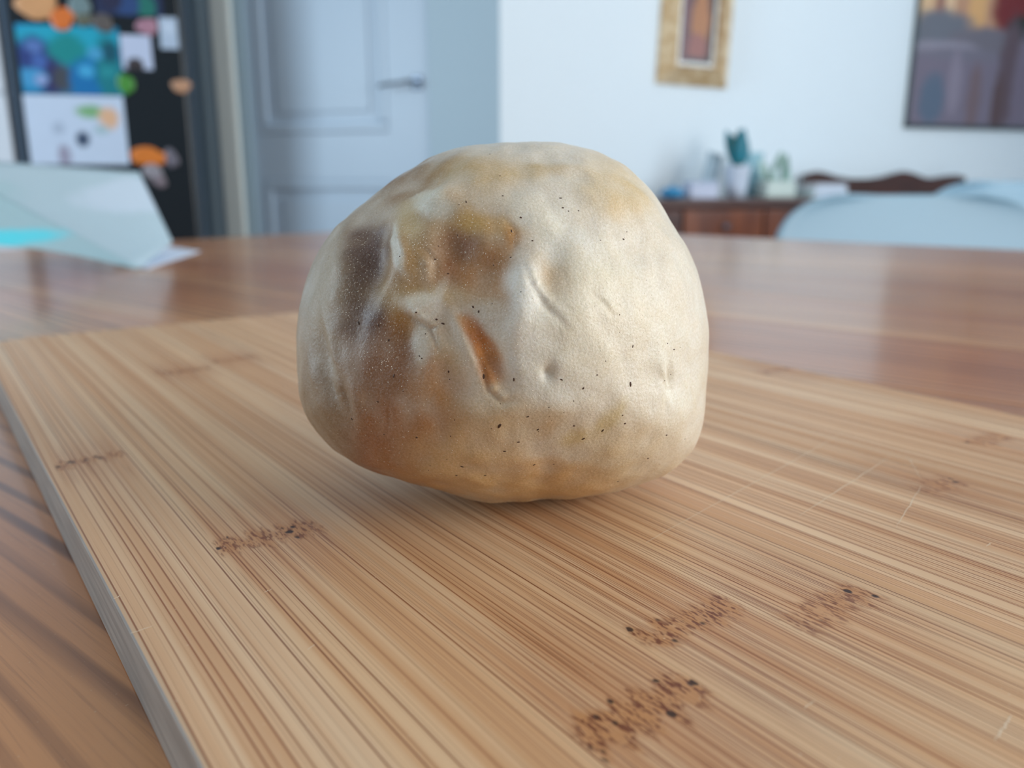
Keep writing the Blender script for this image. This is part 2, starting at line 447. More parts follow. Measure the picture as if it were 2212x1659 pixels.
tones = [(1.0, 1.0, 1.02), (.98, .95, .92), (.97, .95, .93), (1.0, .99, .98), (1.02, .99, .95), (1.08, 1.08, 1.09), (1.10, 1.11, 1.13), (1.03, 1.01, .98), (1.06, 1.05, 1.04), (1.10, 1.10, 1.10), (1.06, 1.05, 1.04)]
for i in range(len(bounds)-1):
    a, b = bounds[i], bounds[i+1]
    a_, b_2 = a+.000004*(i > 0), b-.000004*(i < len(bounds)-2)
    if i == 0:
        pts = [(a+RC-RC*math.cos(t), RC-RC*math.sin(t)) for t in [math.pi/2*k/10 for k in range(11)] if a+RC-RC*math.cos(t) <= b]
        x_ = b_2; yb = RC-math.sqrt(max(0, RC**2-(RC-x_)**2)) if x_ < RC else 0
        pts = [(a, BLEN)]+pts+[(x_, yb), (x_, BLEN)]
    elif i == len(bounds)-2:
        pts = [(b-RC+RC*math.sin(t), RC-RC*math.cos(t)) for t in [math.pi/2*k/10 for k in range(11)] if b-RC+RC*math.sin(t) >= a]
        x_ = a_; t0 = (x_-(b-RC)); yb = RC-math.sqrt(max(0, RC**2-t0**2)) if t0 > 0 else 0
        pts = [(a_, BLEN), (a_, yb)]+pts+[(b, BLEN)]
    else:
        x0_, x1_ = a_, b_2
        f = lambda x_: (RC-math.sqrt(max(0, RC**2-(RC-x_)**2))) if x_ < RC else 0
        pts = [(x0_, BLEN), (x0_, f(x0_)), (max(x0_, min(RC, x1_)), 0 if RC <= x1_ else f(x1_)), (x1_, 0), (x1_, BLEN)]
        pts = [p for k, p in enumerate(pts) if k == 0 or (abs(p[0]-pts[k-1][0])+abs(p[1]-pts[k-1][1])) > 1e-7]
    bms = prism(bmesh.new(), pts, 0, BT); ends = i in (0, len(bounds)-2)
    wl = bms.edges.layers.float.new('bevel_weight_edge')
    for e in bms.edges:
        za = [v_.co.z for v_ in e.verts]; xa = [v_.co.x for v_ in e.verts]; ya = [v_.co.y for v_ in e.verts]
        flat = abs(za[0]-za[1]) < 1e-6
        outer_end = max(ya) < RC and flat and not all(abs(x_-b_2) < 1e-5 for x_ in xa) and not all(abs(x_-a_) < 1e-5 for x_ in xa)
        side = flat and ((i == 0 and max(xa) < 1e-5) or (i == len(bounds)-2 and min(xa) > b-1e-5))
        e[wl] = 1.0 if (outer_end or side) else 0.0
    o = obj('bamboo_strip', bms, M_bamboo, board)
    md_ = o.modifiers.new('bevel', 'BEVEL'); md_.limit_method = 'WEIGHT'; md_.width = .0008; md_.segments = 2
    o.color = (*tones[i], 1)
# knife scratches: thin raised burrs that catch the light
M_scr = plain('raised_fibre', (226, 206, 178), .5, var=.03)
def scratch(a, b, wpx=.00028, fade=True, name='knife_scratch', mat=None, n=14, jit=.00015, seed=0):
    R = random.Random(seed); ua, va = uv(*a); ub, vb = uv(*b)
    d = Vector((ub-ua, vb-va, 0)); L = d.length; d.normalize(); q = Vector((-d.y, d.x, 0))
    bm = bmesh.new(); prev = None
    for k in range(n+1):
        t = k/n; ww = wpx*(math.sin(math.pi*min(max(t, .03), .97))**.5)*R.uniform(.5, 1.0)
        c = Vector((ua, va, BT+.00001))+d*(L*t)+q*R.uniform(-jit, jit)
        r = [bm.verts.new(c-q*ww/2), bm.verts.new(c+Vector((0, 0, .00004))), bm.verts.new(c+q*ww/2)]
        if prev:
            bm.faces.new((prev[0], prev[1], r[1], r[0])); bm.faces.new((prev[1], prev[2], r[2], r[1]))
        prev = r
    return obj(name, bm, mat or M_scr, board, smooth=True)
for k, (a, b, ww) in enumerate([((1395, 1172), (1830, 930), .00024), ((1725, 1115), (1925, 985), .0003), ((1935, 1140), (1990, 1050), .00025),
                               ((1870, 985), (1985, 1010), .0003), ((2150, 1600), (2185, 1545), .0003), ((1735, 1530), (1760, 1515), .00018),
                               ((282, 1368), (330, 1352), .0003), ((246, 1294), (262, 1286), .00025), ((1960, 985), (1990, 1035), .00025),
                               ((570, 1280), (588, 1272), .0002), ((664, 1404), (680, 1392), .00022), ((2130, 1180), (2142, 1172), .0003)]):
    scratch(a, b, ww, seed=k)

# ------------------------------------------------------------------ dough
OUT = [(1110, 318), (1240, 325), (1340, 362), (1400, 415), (1440, 480), (1480, 540), (1510, 620), (1526, 700), (1527, 770), (1522, 850), (1519, 915),
       (1503, 968), (1450, 1020), (1370, 1052), (1280, 1070), (1180, 1078), (1100, 1084), (1030, 1085), (960, 1075), (880, 1057), (800, 1030), (740, 990),
       (690, 942), (660, 898), (648, 850), (645, 780), (646, 700), (657, 635), (685, 562), (725, 500), (788, 447), (840, 405), (900, 368), (958, 338), (1010, 324), (1060, 321)]
CP = (1087, 703)
LZ = .1885                                             # distance of the dough's centre
def dough():
    c0 = CAM+ray(*CP).normalized()*LZ
    vd = ray(*CP).normalized(); r_ = RV.copy(); u_ = r_.cross(vd).normalized(); 
    if u_.z < 0: u_ = -u_
    bm = bmesh.new(); bmesh.ops.create_icosphere(bm, subdivisions=8, radius=1)
    me = bpy.data.meshes.new('dough'); bm.to_mesh(me); bm.free()
    nv = len(me.vertices); co = np.empty(nv*3, np.float32); me.vertices.foreach_get('co', co); co = co.reshape(-1, 3).astype(float)
    # spherical direction -> a = sideways, b = up, c = toward the camera
    a, b, c = co[:, 0], co[:, 2], -co[:, 1]
    phi = np.arctan2(b, a)
    oa = np.array([math.atan2(-(y-CP[1]), x-CP[0]) for x, y in OUT]); orr = np.array([math.hypot(x-CP[0], y-CP[1]) for x, y in OUT])
    k = np.argsort(oa); oa = oa[k]; orr = orr[k]
    oa = np.concatenate([oa-2*np.pi, oa, oa+2*np.pi]); orr = np.tile(orr, 3)
    R = np.interp(phi, oa, orr)
    # light smoothing of the outline so its corners stay soft
    grid = np.linspace(-np.pi, np.pi, 1441); gr = np.interp(grid, oa, orr); ker = np.hanning(31); ker /= ker.sum()
    gr = np.convolve(np.concatenate([gr[-40:], gr, gr[:40]]), ker, 'same')[40:-40]
    R = np.interp(phi, grid, gr)
    rad = np.hypot(a, b)
    # radial profile: fuller than a sphere
    s = np.clip(rad, 0, 1)
    lat = R/FPX*LZ*.972*s**.97
    lat = R/FPX*LZ*.972*s
    D = .0435
    cc = np.sign(c)*np.abs(c)**.93*D*np.where(c > 0, 1.0, 1.0)
    ang = phi
    X = lat*np.cos(ang); Yv = lat*np.sin(ang)
    pts = np.outer(X, np.array(r_))+np.outer(Yv, np.array(u_))-np.outer(cc, np.array(vd))+np.array(c0)
    return me, pts, c0, vd
me, P, c0, vd = dough()
Fn, Un, Rn = np.array(FV), np.array(UV), np.array(RV)
def project(P):
    q = P-np.array(CAM); z = q@Fn
    return 1106+FPX*(q@Rn)/z, 829.5-FPX*(q@Un)/z
px, py = project(P)
front = ((P-np.array(c0))@np.array(vd)) < .004
tocam = np.array(CAM)-P; tocam /= np.linalg.norm(tocam, axis=1)[:, None]
nrm = P-np.array(c0); nrm /= np.linalg.norm(nrm, axis=1)[:, None]
wx = np.array([noise.noise(Vector(p_)*75) for p_ in P])*22+np.array([noise.noise(Vector(p_)*260+Vector((5, 1, 3))) for p_ in P])*8
wy = np.array([noise.noise(Vector(p_)*75+Vector((9, 4, 7))) for p_ in P])*22+np.array([noise.noise(Vector(p_)*260+Vector((2, 8, 3))) for p_ in P])*8
def blob(x, y, rx, ry, rot, px=px, py=py, p=1.0):
    t = math.radians(rot); dx, dy = px-x, py-y
    a = (dx*math.cos(t)+dy*math.sin(t))/rx; b = (-dx*math.sin(t)+dy*math.cos(t))/ry
    return np.exp(-(a*a+b*b)**p)
# thumb dents, folds and swellings (mm)
disp = np.zeros(len(P))
for x, y, rx, ry, rot, mm in [
    (880, 690, 170, 230, 0, -1.6), (1270, 720, 190, 200, 0, 1.6), (1115, 730, 50, 200, -3, .7), (790, 560, 40, 95, 12, -2.6), (735, 590, 26, 120, 10, 1.0), (865, 560, 30, 80, 0, .9), (985, 545, 48, 55, 0, -1.7), (1060, 590, 40, 60, 20, -1.2),
    (925, 560, 24, 70, 10, .8), (1052, 765, 30, 70, -28, -1.7), (1003, 735, 14, 80, -28, .6), (1125, 640, 34, 130, 4, .9), (1190, 580, 30, 60, 5, -1.0),
    (1255, 690, 130, 140, 0, 1.4), (905, 655, 50, 26, -10, 1.0), (860, 745, 30, 70, 0, -1.0), (700, 800, 16, 90, -12, -1.4), (735, 860, 14, 60, -16, -1.2),
    (720, 790, 10, 90, -12, .8), (765, 850, 12, 50, -16, .5), (955, 830, 40, 70, 0, -.8), (1445, 825, 9, 45, -8, -1.0), (1425, 810, 10, 50, -8, .4), (1180, 800, 14, 20, 0, -.8),
    (905, 395, 95, 26, -27, -1.5), (955, 425, 40, 24, -30, 1.2), (840, 450, 60, 20, -35, .5), (1150, 460, 60, 50, 0, .6), (1400, 640, 60, 90, 0, .4),
    (1150, 880, 160, 24, -4, .6), (1060, 1060, 150, 30, 0, -.5), (1290, 1062, 40, 20, 0, .8), (1170, 1072, 50, 14, 0, -.9), (890, 480, 40, 22, -20, -.6), (1330, 430, 60, 40, 30, .4), (1260, 360, 50, 14, 10, .5)]:
    disp += blob(x, y, rx, ry, rot)*mm*front
def crease(pts, half, mm, side=0.0, smm=0.0):
    d_ = np.zeros(len(P)); tot = sum(math.hypot(b_[0]-a_[0], b_[1]-a_[1]) for a_, b_ in zip(pts, pts[1:])); run = 0
    for (xa, ya), (xb, yb) in zip(pts, pts[1:]):
        L_ = math.hypot(xb-xa, yb-ya); tx, ty = (xb-xa)/L_, (yb-ya)/L_
        t_ = np.clip((px+wx*.25-xa)*tx+(py+wy*.25-ya)*ty, 0, L_)
        ex, ey = px+wx*.25-xa-tx*t_, py+wy*.25-ya-ty*t_
        r_ = np.hypot(ex, ey); sg = ex*ty-ey*tx
        tp = np.sin(np.pi*np.clip((run+t_)/tot, 0, 1)); g_ = np.exp(-(r_/half)**2)*mm*.62*tp*(.6+.8*np.clip(.5+wx/40, 0, 1))
        d_ = np.where(np.abs(g_) > np.abs(d_), g_, d_)
        if side:
            d_ = d_+np.exp(-((sg-side*half*1.8)/(half*1.6))**2-((r_)/(half*4))**2)*smm*tp*.8*(t_ > 0)*(t_ < L_)
        run += L_
    return d_*front
for pts, half, mm, sd, smm in [
    ([(998, 700), (1015, 750), (1040, 795), (1058, 848), (1085, 868), (1130, 852)], 7, -.75, 1, .35),
    ([(698, 720), (718, 790), (735, 850), (765, 915)], 8, -.7, -1, .4), ([(672, 760), (700, 835), (742, 925)], 8, -.6, 1, .3),
    ([(840, 452), (905, 428), (955, 395), (978, 345)], 9, -.5, 1, .35), ([(1128, 560), (1142, 620), (1165, 660), (1232, 725)], 7, -.55, 1, .3),
    ([(1418, 800), (1436, 845), (1432, 900)], 6, -.7, 1, .3), ([(858, 640), (880, 680), (925, 715), (948, 775)], 7, -.6, 1, .45), ([(1262, 640), (1285, 655), (1318, 690)], 6, -.45, 0, 0),
    ([(830, 470), (850, 520), (868, 560)], 8, -.5, 1, .35), ([(1085, 470), (1110, 500), (1105, 560)], 7, -.35, 0, 0), ([(820, 855), (835, 900), (832, 950)], 7, -.35, 0, 0),
    ([(1175, 785), (1182, 815)], 7, -.6, 0, 0), ([(905, 520), (935, 560), (930, 620)], 8, -.4, -1, .3)]:
    disp += crease(pts, half, mm, sd, smm)
nz = np.array([noise.fractal(Vector(p)*60, 1.0, 2.0, 3) for p in P])
nz2 = np.array([noise.noise(Vector((p[0]*260, p[1]*260, p[2]*170))) for p in P])
edge = np.clip(np.abs((nrm*tocam).sum(1))*2.2, .12, 1)
disp = disp*edge+nz*.9*edge+nz2*.22
# a few small lumps
P = P+nrm*(disp*.001)[:, None]
# settle on the board: soft flattening
zt = BZ+.0003
low = P[:, 2] < zt+.0035
h = P[:, 2]-zt
soft = np.where(h < .0030, .0006*np.exp(np.clip((h-.0030), -.05, 0)/.0012), h)
hh = np.where(h < .0030, np.maximum(0, .0030*np.exp((h-.0030)/.0030)-.0003), h)
P[:, 2] = zt+hh
P[:, 2] += .0034*np.clip((-.004-P[:, 0])/.022, 0, 1)*np.clip(1-hh/.014, 0, 1)
me.vertices.foreach_set('co', P.astype(np.float32).ravel())
# stains of the mix: butter-yellow and brown patches, pale floury ones, plus painted-in shade and light
base = np.array(lin((226, 220, 206)))
colr = np.tile(base, (len(P), 1))
mott = np.clip(.5+nz*1.2, 0, 1)[:, None]
colr = colr*(1-mott*.22)+np.array(lin((196, 172, 122)))*mott*.22
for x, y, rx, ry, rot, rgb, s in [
    (720, 760, 120, 280, 0, (158, 138, 118), .6), (815, 780, 80, 210, 0, (150, 108, 66), .65), (980, 560, 170, 90, 0, (186, 150, 98), .55),  # first two paint in the shade of the left third
    (895, 388, 100, 34, -27, (150, 118, 74), .95), (1040, 370, 110, 45, 0, (205, 182, 128), .6), (1160, 358, 60, 20, -5, (206, 184, 120), .6), (1330, 400, 80, 60, 30, (220, 206, 168), .6),  # first one paints in the shading of the top-left facet
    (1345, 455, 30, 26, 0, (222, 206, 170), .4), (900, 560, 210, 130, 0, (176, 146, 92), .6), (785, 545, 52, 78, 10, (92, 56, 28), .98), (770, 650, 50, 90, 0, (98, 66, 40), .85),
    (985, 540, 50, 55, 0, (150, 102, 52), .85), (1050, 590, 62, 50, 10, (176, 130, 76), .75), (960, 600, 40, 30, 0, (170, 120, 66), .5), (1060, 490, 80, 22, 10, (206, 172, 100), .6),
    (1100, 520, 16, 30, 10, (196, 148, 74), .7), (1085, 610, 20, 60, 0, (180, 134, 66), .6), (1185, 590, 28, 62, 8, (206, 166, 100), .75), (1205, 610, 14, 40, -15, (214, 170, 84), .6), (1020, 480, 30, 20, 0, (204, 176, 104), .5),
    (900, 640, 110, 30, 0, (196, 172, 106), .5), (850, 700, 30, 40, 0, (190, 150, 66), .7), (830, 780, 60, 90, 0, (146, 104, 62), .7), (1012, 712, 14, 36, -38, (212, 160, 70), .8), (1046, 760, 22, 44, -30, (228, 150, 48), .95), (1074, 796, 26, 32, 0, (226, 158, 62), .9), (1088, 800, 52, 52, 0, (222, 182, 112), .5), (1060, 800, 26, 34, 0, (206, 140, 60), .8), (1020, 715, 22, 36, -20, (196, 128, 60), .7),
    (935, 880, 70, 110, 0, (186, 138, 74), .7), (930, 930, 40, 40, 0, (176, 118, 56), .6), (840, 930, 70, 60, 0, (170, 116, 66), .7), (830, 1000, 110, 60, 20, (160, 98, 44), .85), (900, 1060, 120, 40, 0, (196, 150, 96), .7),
    (1010, 990, 150, 70, 0, (224, 200, 164), .6), (1230, 1030, 120, 40, 0, (222, 190, 146), .75), (1110, 1060, 160, 30, 0, (228, 204, 166), .7), (720, 940, 70, 60, 40, (140, 108, 70), .6), (690, 860, 40, 110, 0, (150, 128, 98), .5),  # first three: tan, lightened to paint in bounce from the board
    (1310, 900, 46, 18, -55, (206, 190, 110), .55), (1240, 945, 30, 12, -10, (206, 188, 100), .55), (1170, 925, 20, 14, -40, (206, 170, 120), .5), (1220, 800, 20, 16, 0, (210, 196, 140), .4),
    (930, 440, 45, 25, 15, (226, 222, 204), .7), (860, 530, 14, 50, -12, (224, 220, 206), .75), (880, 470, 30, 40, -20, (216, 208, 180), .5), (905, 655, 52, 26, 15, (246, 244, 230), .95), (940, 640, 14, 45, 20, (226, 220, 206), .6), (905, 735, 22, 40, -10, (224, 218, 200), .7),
    (1135, 700, 40, 140, -4, (246, 248, 242), .9), (1190, 760, 90, 110, 0, (240, 240, 230), .8), (1200, 520, 50, 70, 20, (240, 240, 230), .75), (1170, 470, 60, 50, 20, (232, 230, 216), .7), (1150, 800, 70, 60, 30, (232, 232, 222), .7), (1260, 590, 80, 70, 30, (236, 232, 214), .6), (1300, 700, 140, 120, 0, (232, 226, 204), .6), (1450, 800, 60, 110, 0, (232, 230, 216), .6),  # white patches; the centre ones also paint in its lit brightness
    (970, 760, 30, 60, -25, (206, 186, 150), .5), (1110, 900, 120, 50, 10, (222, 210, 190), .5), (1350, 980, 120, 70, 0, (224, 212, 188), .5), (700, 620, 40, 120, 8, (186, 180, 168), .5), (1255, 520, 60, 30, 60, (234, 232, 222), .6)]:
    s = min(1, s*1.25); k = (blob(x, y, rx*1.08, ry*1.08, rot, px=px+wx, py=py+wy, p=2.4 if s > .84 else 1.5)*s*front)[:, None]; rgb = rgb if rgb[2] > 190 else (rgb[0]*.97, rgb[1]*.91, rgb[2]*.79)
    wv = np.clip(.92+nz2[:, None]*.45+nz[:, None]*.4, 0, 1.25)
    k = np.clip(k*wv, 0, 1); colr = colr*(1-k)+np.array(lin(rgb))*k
ca = me.color_attributes.new('stain_shade', 'FLOAT_COLOR', 'POINT')
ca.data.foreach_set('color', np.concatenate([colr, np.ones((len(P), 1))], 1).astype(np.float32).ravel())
def dough_mat():
    n = N('raw_dough'); a = n.n('ShaderNodeAttribute', attribute_name='stain_shade'); o = n.obj()
    m1 = n.noise(o, 260, 4, .6); m2 = n.noise(o, 1300, 3, .6); g1 = n.noise(o, 2400, 2, .6); g2 = n.noise(o, 4200, 1, .6)
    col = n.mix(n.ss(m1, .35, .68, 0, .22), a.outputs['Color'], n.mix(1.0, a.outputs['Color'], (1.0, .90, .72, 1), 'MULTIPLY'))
    col = n.mix(n.ss(m2, .62, .78, 0, .35), col, n.mix(1.0, col, (.72, .62, .5, 1), 'MULTIPLY'))
    col = n.mix(n.ss(m2, .2, .36, .35, 0), col, lin((240, 238, 226)))
    grain = n.ss(g1, .36, .66)
    col = n.mix(grain, n.mix(1.0, col, (.90, .88, .83, 1), 'MULTIPLY'), n.mix(.05, col, (1.0, .99, .95, 1)))
    hgt = n.bump(m1, .00026)
    hgt = n.bump(m2, .00006, prev=hgt)
    hgt2 = n.bump(g1, .00005, prev=hgt)
    ch = n.bump(g2, .00020, prev=n.bump(g1, .00032, prev=hgt2))
    n.l(ch, n.b.inputs['Coat Normal'])
    return n.set(color=col, rough=.46, normal=hgt2, sss=.12, sssr=(1.0, .55, .28), ssss=.0035, spec=.45, coat=.5, coat_rough=.10)
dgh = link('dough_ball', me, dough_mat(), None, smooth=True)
tag(dgh, 'lumpy cream ball of raw dough with yellow and brown patches on the chopping board', 'dough')
# bran flecks pressed into the surface
dg = bpy.context.evaluated_depsgraph_get()
tris = np.empty(len(me.polygons)*3, np.int32); me.polygons.foreach_get('vertices', tris)
bvh = BVHTree.FromPolygons([tuple(p) for p in P.tolist()], tris.reshape(-1, 3).tolist())
fl = [(1211, 428, 5, 0), (1216, 449, 4, 0), (1228, 456, 2.5, 0), (1125, 470, 4, 30), (1086, 423, 3, 0), (1347, 517, 4, 20), (1007, 436, 5, 70), (1105, 499, 5, 85), (1103, 556, 3, 0), (1058, 333, 3, 0),
      (818, 703, 5, 70), (899, 675, 3, 0), (957, 699, 6, 15), (906, 769, 3, 20), (911, 774, 3, 0), (851, 812, 6, 110), (816, 868, 5, 0), (1079, 920, 10, 115), (1260, 839, 4, 110), (1362, 830, 8, 85),
      (1196, 1003, 3, 0), (986, 1027, 4, 0), (1048, 1027, 4, 0), (998, 1008, 6, 30), (1045, 813, 8, 100), (1110, 820, 6, 95), (969, 803, 4, 100), (775, 698, 7, 60), (1213, 820, 5, 30), (1456, 755, 5, 0), (1442, 742, 3, 0), (1367, 748, 5, 100),
      (840, 735, 4, 100), (1022, 663, 4, 50), (1034, 673, 4, 100), (968, 591, 3, 0), (1120, 955, 5, 0), (1162, 928, 5, 130), (1240, 920, 4, 10), (1350, 915, 4, 0), (1140, 900, 5, 150), (900, 945, 4, 0), (1090, 975, 5, 0), (1154, 1004, 5, 140), (1345, 897, 3, 0),
      (943, 690, 4, 10), (940, 560, 3, 0), (1080, 380, 3, 0), (1150, 520, 3, 0), (1290, 810, 3, 0), (1440, 940, 4, 0), (1335, 1040, 4, 150), (1400, 990, 4, 120), (760, 905, 5, 60), (1302, 930, 6, 120), (1260, 948, 6, 150)]
R = random.Random(5)
for k in range(60): fl.append((R.uniform(700, 1480), R.uniform(420, 1040), R.uniform(1.2, 2.6), R.uniform(0, 180)))
bmf = bmesh.new()
for x, y, r, rot in fl:
    d = ray(x, y).normalized(); loc, nn, _, _ = bvh.ray_cast(CAM, d)
    if loc is None or loc.z < BZ+.001: continue
    sc = r/FPX*.145*.85
    q = nn.to_track_quat('Z', 'Y').to_matrix().to_4x4()
    Mx = Matrix.Translation(loc) @ q @ Matrix.Rotation(math.radians(-rot), 4, 'Z') @ Matrix.Diagonal((sc, sc*.42 if r > 4.5 else sc*.7, sc*.28, 1))
    bmesh.ops.create_icosphere(bmf, subdivisions=1, radius=1, matrix=Mx)
fk = obj('bran_flecks', bmf, plain('bran', (74, 50, 34), .6, var=.4, scale=300), dgh)
fk['kind'] = 'stuff'
# pale beads added on the dough's skin to stand in for its glints
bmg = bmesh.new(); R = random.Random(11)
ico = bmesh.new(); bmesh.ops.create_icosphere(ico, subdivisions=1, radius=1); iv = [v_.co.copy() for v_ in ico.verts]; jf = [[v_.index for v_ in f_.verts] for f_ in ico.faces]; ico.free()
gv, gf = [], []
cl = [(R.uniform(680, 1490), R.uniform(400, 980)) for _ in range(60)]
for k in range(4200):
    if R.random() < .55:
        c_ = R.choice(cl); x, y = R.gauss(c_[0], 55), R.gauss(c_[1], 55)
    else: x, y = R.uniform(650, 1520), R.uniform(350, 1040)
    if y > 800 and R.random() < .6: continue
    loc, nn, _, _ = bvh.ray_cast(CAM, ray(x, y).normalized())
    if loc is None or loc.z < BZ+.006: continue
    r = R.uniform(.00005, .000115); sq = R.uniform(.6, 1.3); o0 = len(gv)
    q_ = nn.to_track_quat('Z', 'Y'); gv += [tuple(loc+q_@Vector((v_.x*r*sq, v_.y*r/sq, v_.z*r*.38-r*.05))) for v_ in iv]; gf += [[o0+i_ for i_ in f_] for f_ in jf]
gm = bpy.data.meshes.new('glint_beads'); gm.from_pydata(gv, [], gf)
gmat = N('glint_bead'); gmat.set(color=lin((242, 234, 214))+(1,), rough=.16, spec=.8, coat=.6, coat_rough=.08)
gr_ = link('glint_beads', gm, gmat.m, dgh, smooth=True); gr_['kind'] = 'stuff'

# ------------------------------------------------------------------ brochure on the table (left)
def sheet(name, corners, mat, parent, bulge=(0, 0, 0), n=14, thick=.0006, curl=None):
    """corners a b c d as world points; grid a->b along u, a->d along v"""
    a, b, c, d = [Vector(p) for p in corners]; bm = bmesh.new(); g = []
    for i in range(n+1):
        row = []
        for j in range(n+1):
            u, v = i/n, j/n
            p = a*(1-u)*(1-v)+b*u*(1-v)+c*u*v+d*(1-u)*v
            p = p+Vector(bulge)*(4*u*(1-u)*math.sin(math.pi*v))
            if curl: p = p+curl(u, v)
            row.append(bm.verts.new(p))
        g.append(row)
    for i in range(n):
        for j in range(n): bm.faces.new((g[i][j], g[i+1][j], g[i+1][j+1], g[i][j+1]))
    o = obj(name, bm, mat, parent, smooth=True)
    m = o.modifiers.new('thick', 'SOLIDIFY'); m.thickness = thick; m.offset = 0
    return o
bro = empty('brochure', (0, 0, 0))
fold0 = onz(303, 579, TZ+.001); fold1 = at(-190, 318, .66)
topr = at(300, 372, .99); botr = at(373, 524, .93); topl = at(-190, 330, .85)
tag(bro, 'open white and cyan paper brochure curling up from the left side of the table', 'brochure')
bo = Vector((fold0.x, fold0.y, TZ)); bro.location = bo
def L(*ps): return [p-bo for p in ps]
pw_back = blobs('brochure_page_back', (176, 202, 216), [(-.22, .06, .10, .03, (160, 196, 206)), (-.04, .07, .05, .02, (190, 210, 228)), (.02, .02, .03, .02, (186, 206, 224))], .5)
pw_cyan = blobs('brochure_page_front', (150, 184, 196), [(-.075, .037, .042, .010, (78, 206, 226)), (-.15, .05, .05, .014, (96, 196, 212))], .4)
M_paper = plain('white_paper', (210, 222, 240), .55, var=.01)
sheet('page', L(fold0, botr, topr, at(-190, 335, .80)), pw_back, bro, bulge=(0, .0, .0), n=18,
      curl=lambda u, v: Vector((0, 0, .0)) if True else None)
sheet('front_page', L(fold0+Vector((0, -.002, .0008)), fold1+Vector((0, -.004, 0)), at(-190, 520, .60), onz(296, 581, TZ+.0018)), pw_cyan, bro, n=16,
      curl=lambda u, v: Vector((0, 0, .006*math.sin(math.pi*u)*v)))
q1, q2, q3, q4 = onz(434, 543, TZ+.0006), onz(318, 581, TZ+.0006), onz(225, 566, TZ+.0006), onz(330, 528, TZ+.0006)
sheet('loose_corner', L(q2, q1, q4, q3), M_paper, bro, n=10, curl=lambda u, v: Vector((0, 0, .012*max(0, v-.35)*(1-u)+.004*(1-u)*v)))

# ------------------------------------------------------------------ chairs
def chair(name, loc, rz, label, wd_=.46, top=.82):
    r = empty(name, loc, rz); tag(r, label, 'chair', 'pale blue shell chairs behind the table')
    # shell: back + seat in one bent moulded sheet; local y points to the sitter's front
    bm = bmesh.new(); nu, nv = 24, 44; g = []
    prof = [(.22, .435), (.20, .445), (.05, .44), (-.12, .445), (-.20, .475), (-.235, .55), (-.255, .66), (-.275, .76), (-.285, top)]
    rc = .10
    for j in range(nv+1):
        t = (j/nv)**.8*(len(prof)-1); i = min(int(t), len(prof)-2); f = t-i
        y = prof[i][0]*(1-f)+prof[i+1][0]*f; z = prof[i][1]*(1-f)+prof[i+1][1]*f
        hw = wd_/2; k = z-(top-rc)
        if k > 0: hw = wd_/2-rc*1.5*(1-math.sqrt(max(0, 1-(k/rc)**2)))
        if j/nv < .1: hw = wd_/2*(.86+.14*j/nv/.1)
        row = []
        for i2 in range(nu+1):
            s = i2/nu*2-1
            row.append(bm.verts.new((s*hw, y+(.03*s*s if z > .5 else .01*s*s), z+(.02*s*s if z < .46 else .0))))
        g.append(row)
    for j in range(nv):
        for i2 in range(nu): bm.faces.new((g[j][i2], g[j][i2+1], g[j+1][i2+1], g[j+1][i2]))
    o = obj('shell', bm, M_chair, r, smooth=True)
    m = o.modifiers.new('thick', 'SOLIDIFY'); m.thickness = .012; m.offset = 0
    m2 = o.modifiers.new('sub', 'SUBSURF'); m2.levels = 1; m2.render_levels = 1
    for sx in (-1, 1):
        for sy, y0 in ((1, .15), (-1, -.12)):
            b2 = bmesh.new(); tube(b2, [(sx*.15, y0, .432), (sx*.2, y0+sy*.07, 0.0)], .017, 12, .011)
            obj('leg', b2, M_chairleg, r, smooth=True)
    for y0 in (.15, -.12):
        b3 = bmesh.new(); tube(b3, [(-.165, y0, .40), (.165, y0, .40)], .008); obj('cross_bar', b3, M_metal, r, smooth=True)
    return r
pc = at(2160, 470, 1.46)
chair('shell_chair', (pc.x, pc.y, 0), math.radians(180+6), 'pale blue plastic shell chair standing against the far right edge of the table', .60, .806)
pc = at(2310, 440, 2.1)
chair('shell_chair', (pc.x, pc.y, 0), math.radians(180-8), 'pale blue shell chair farther back, only its top showing behind the nearer chair', .54, .832)

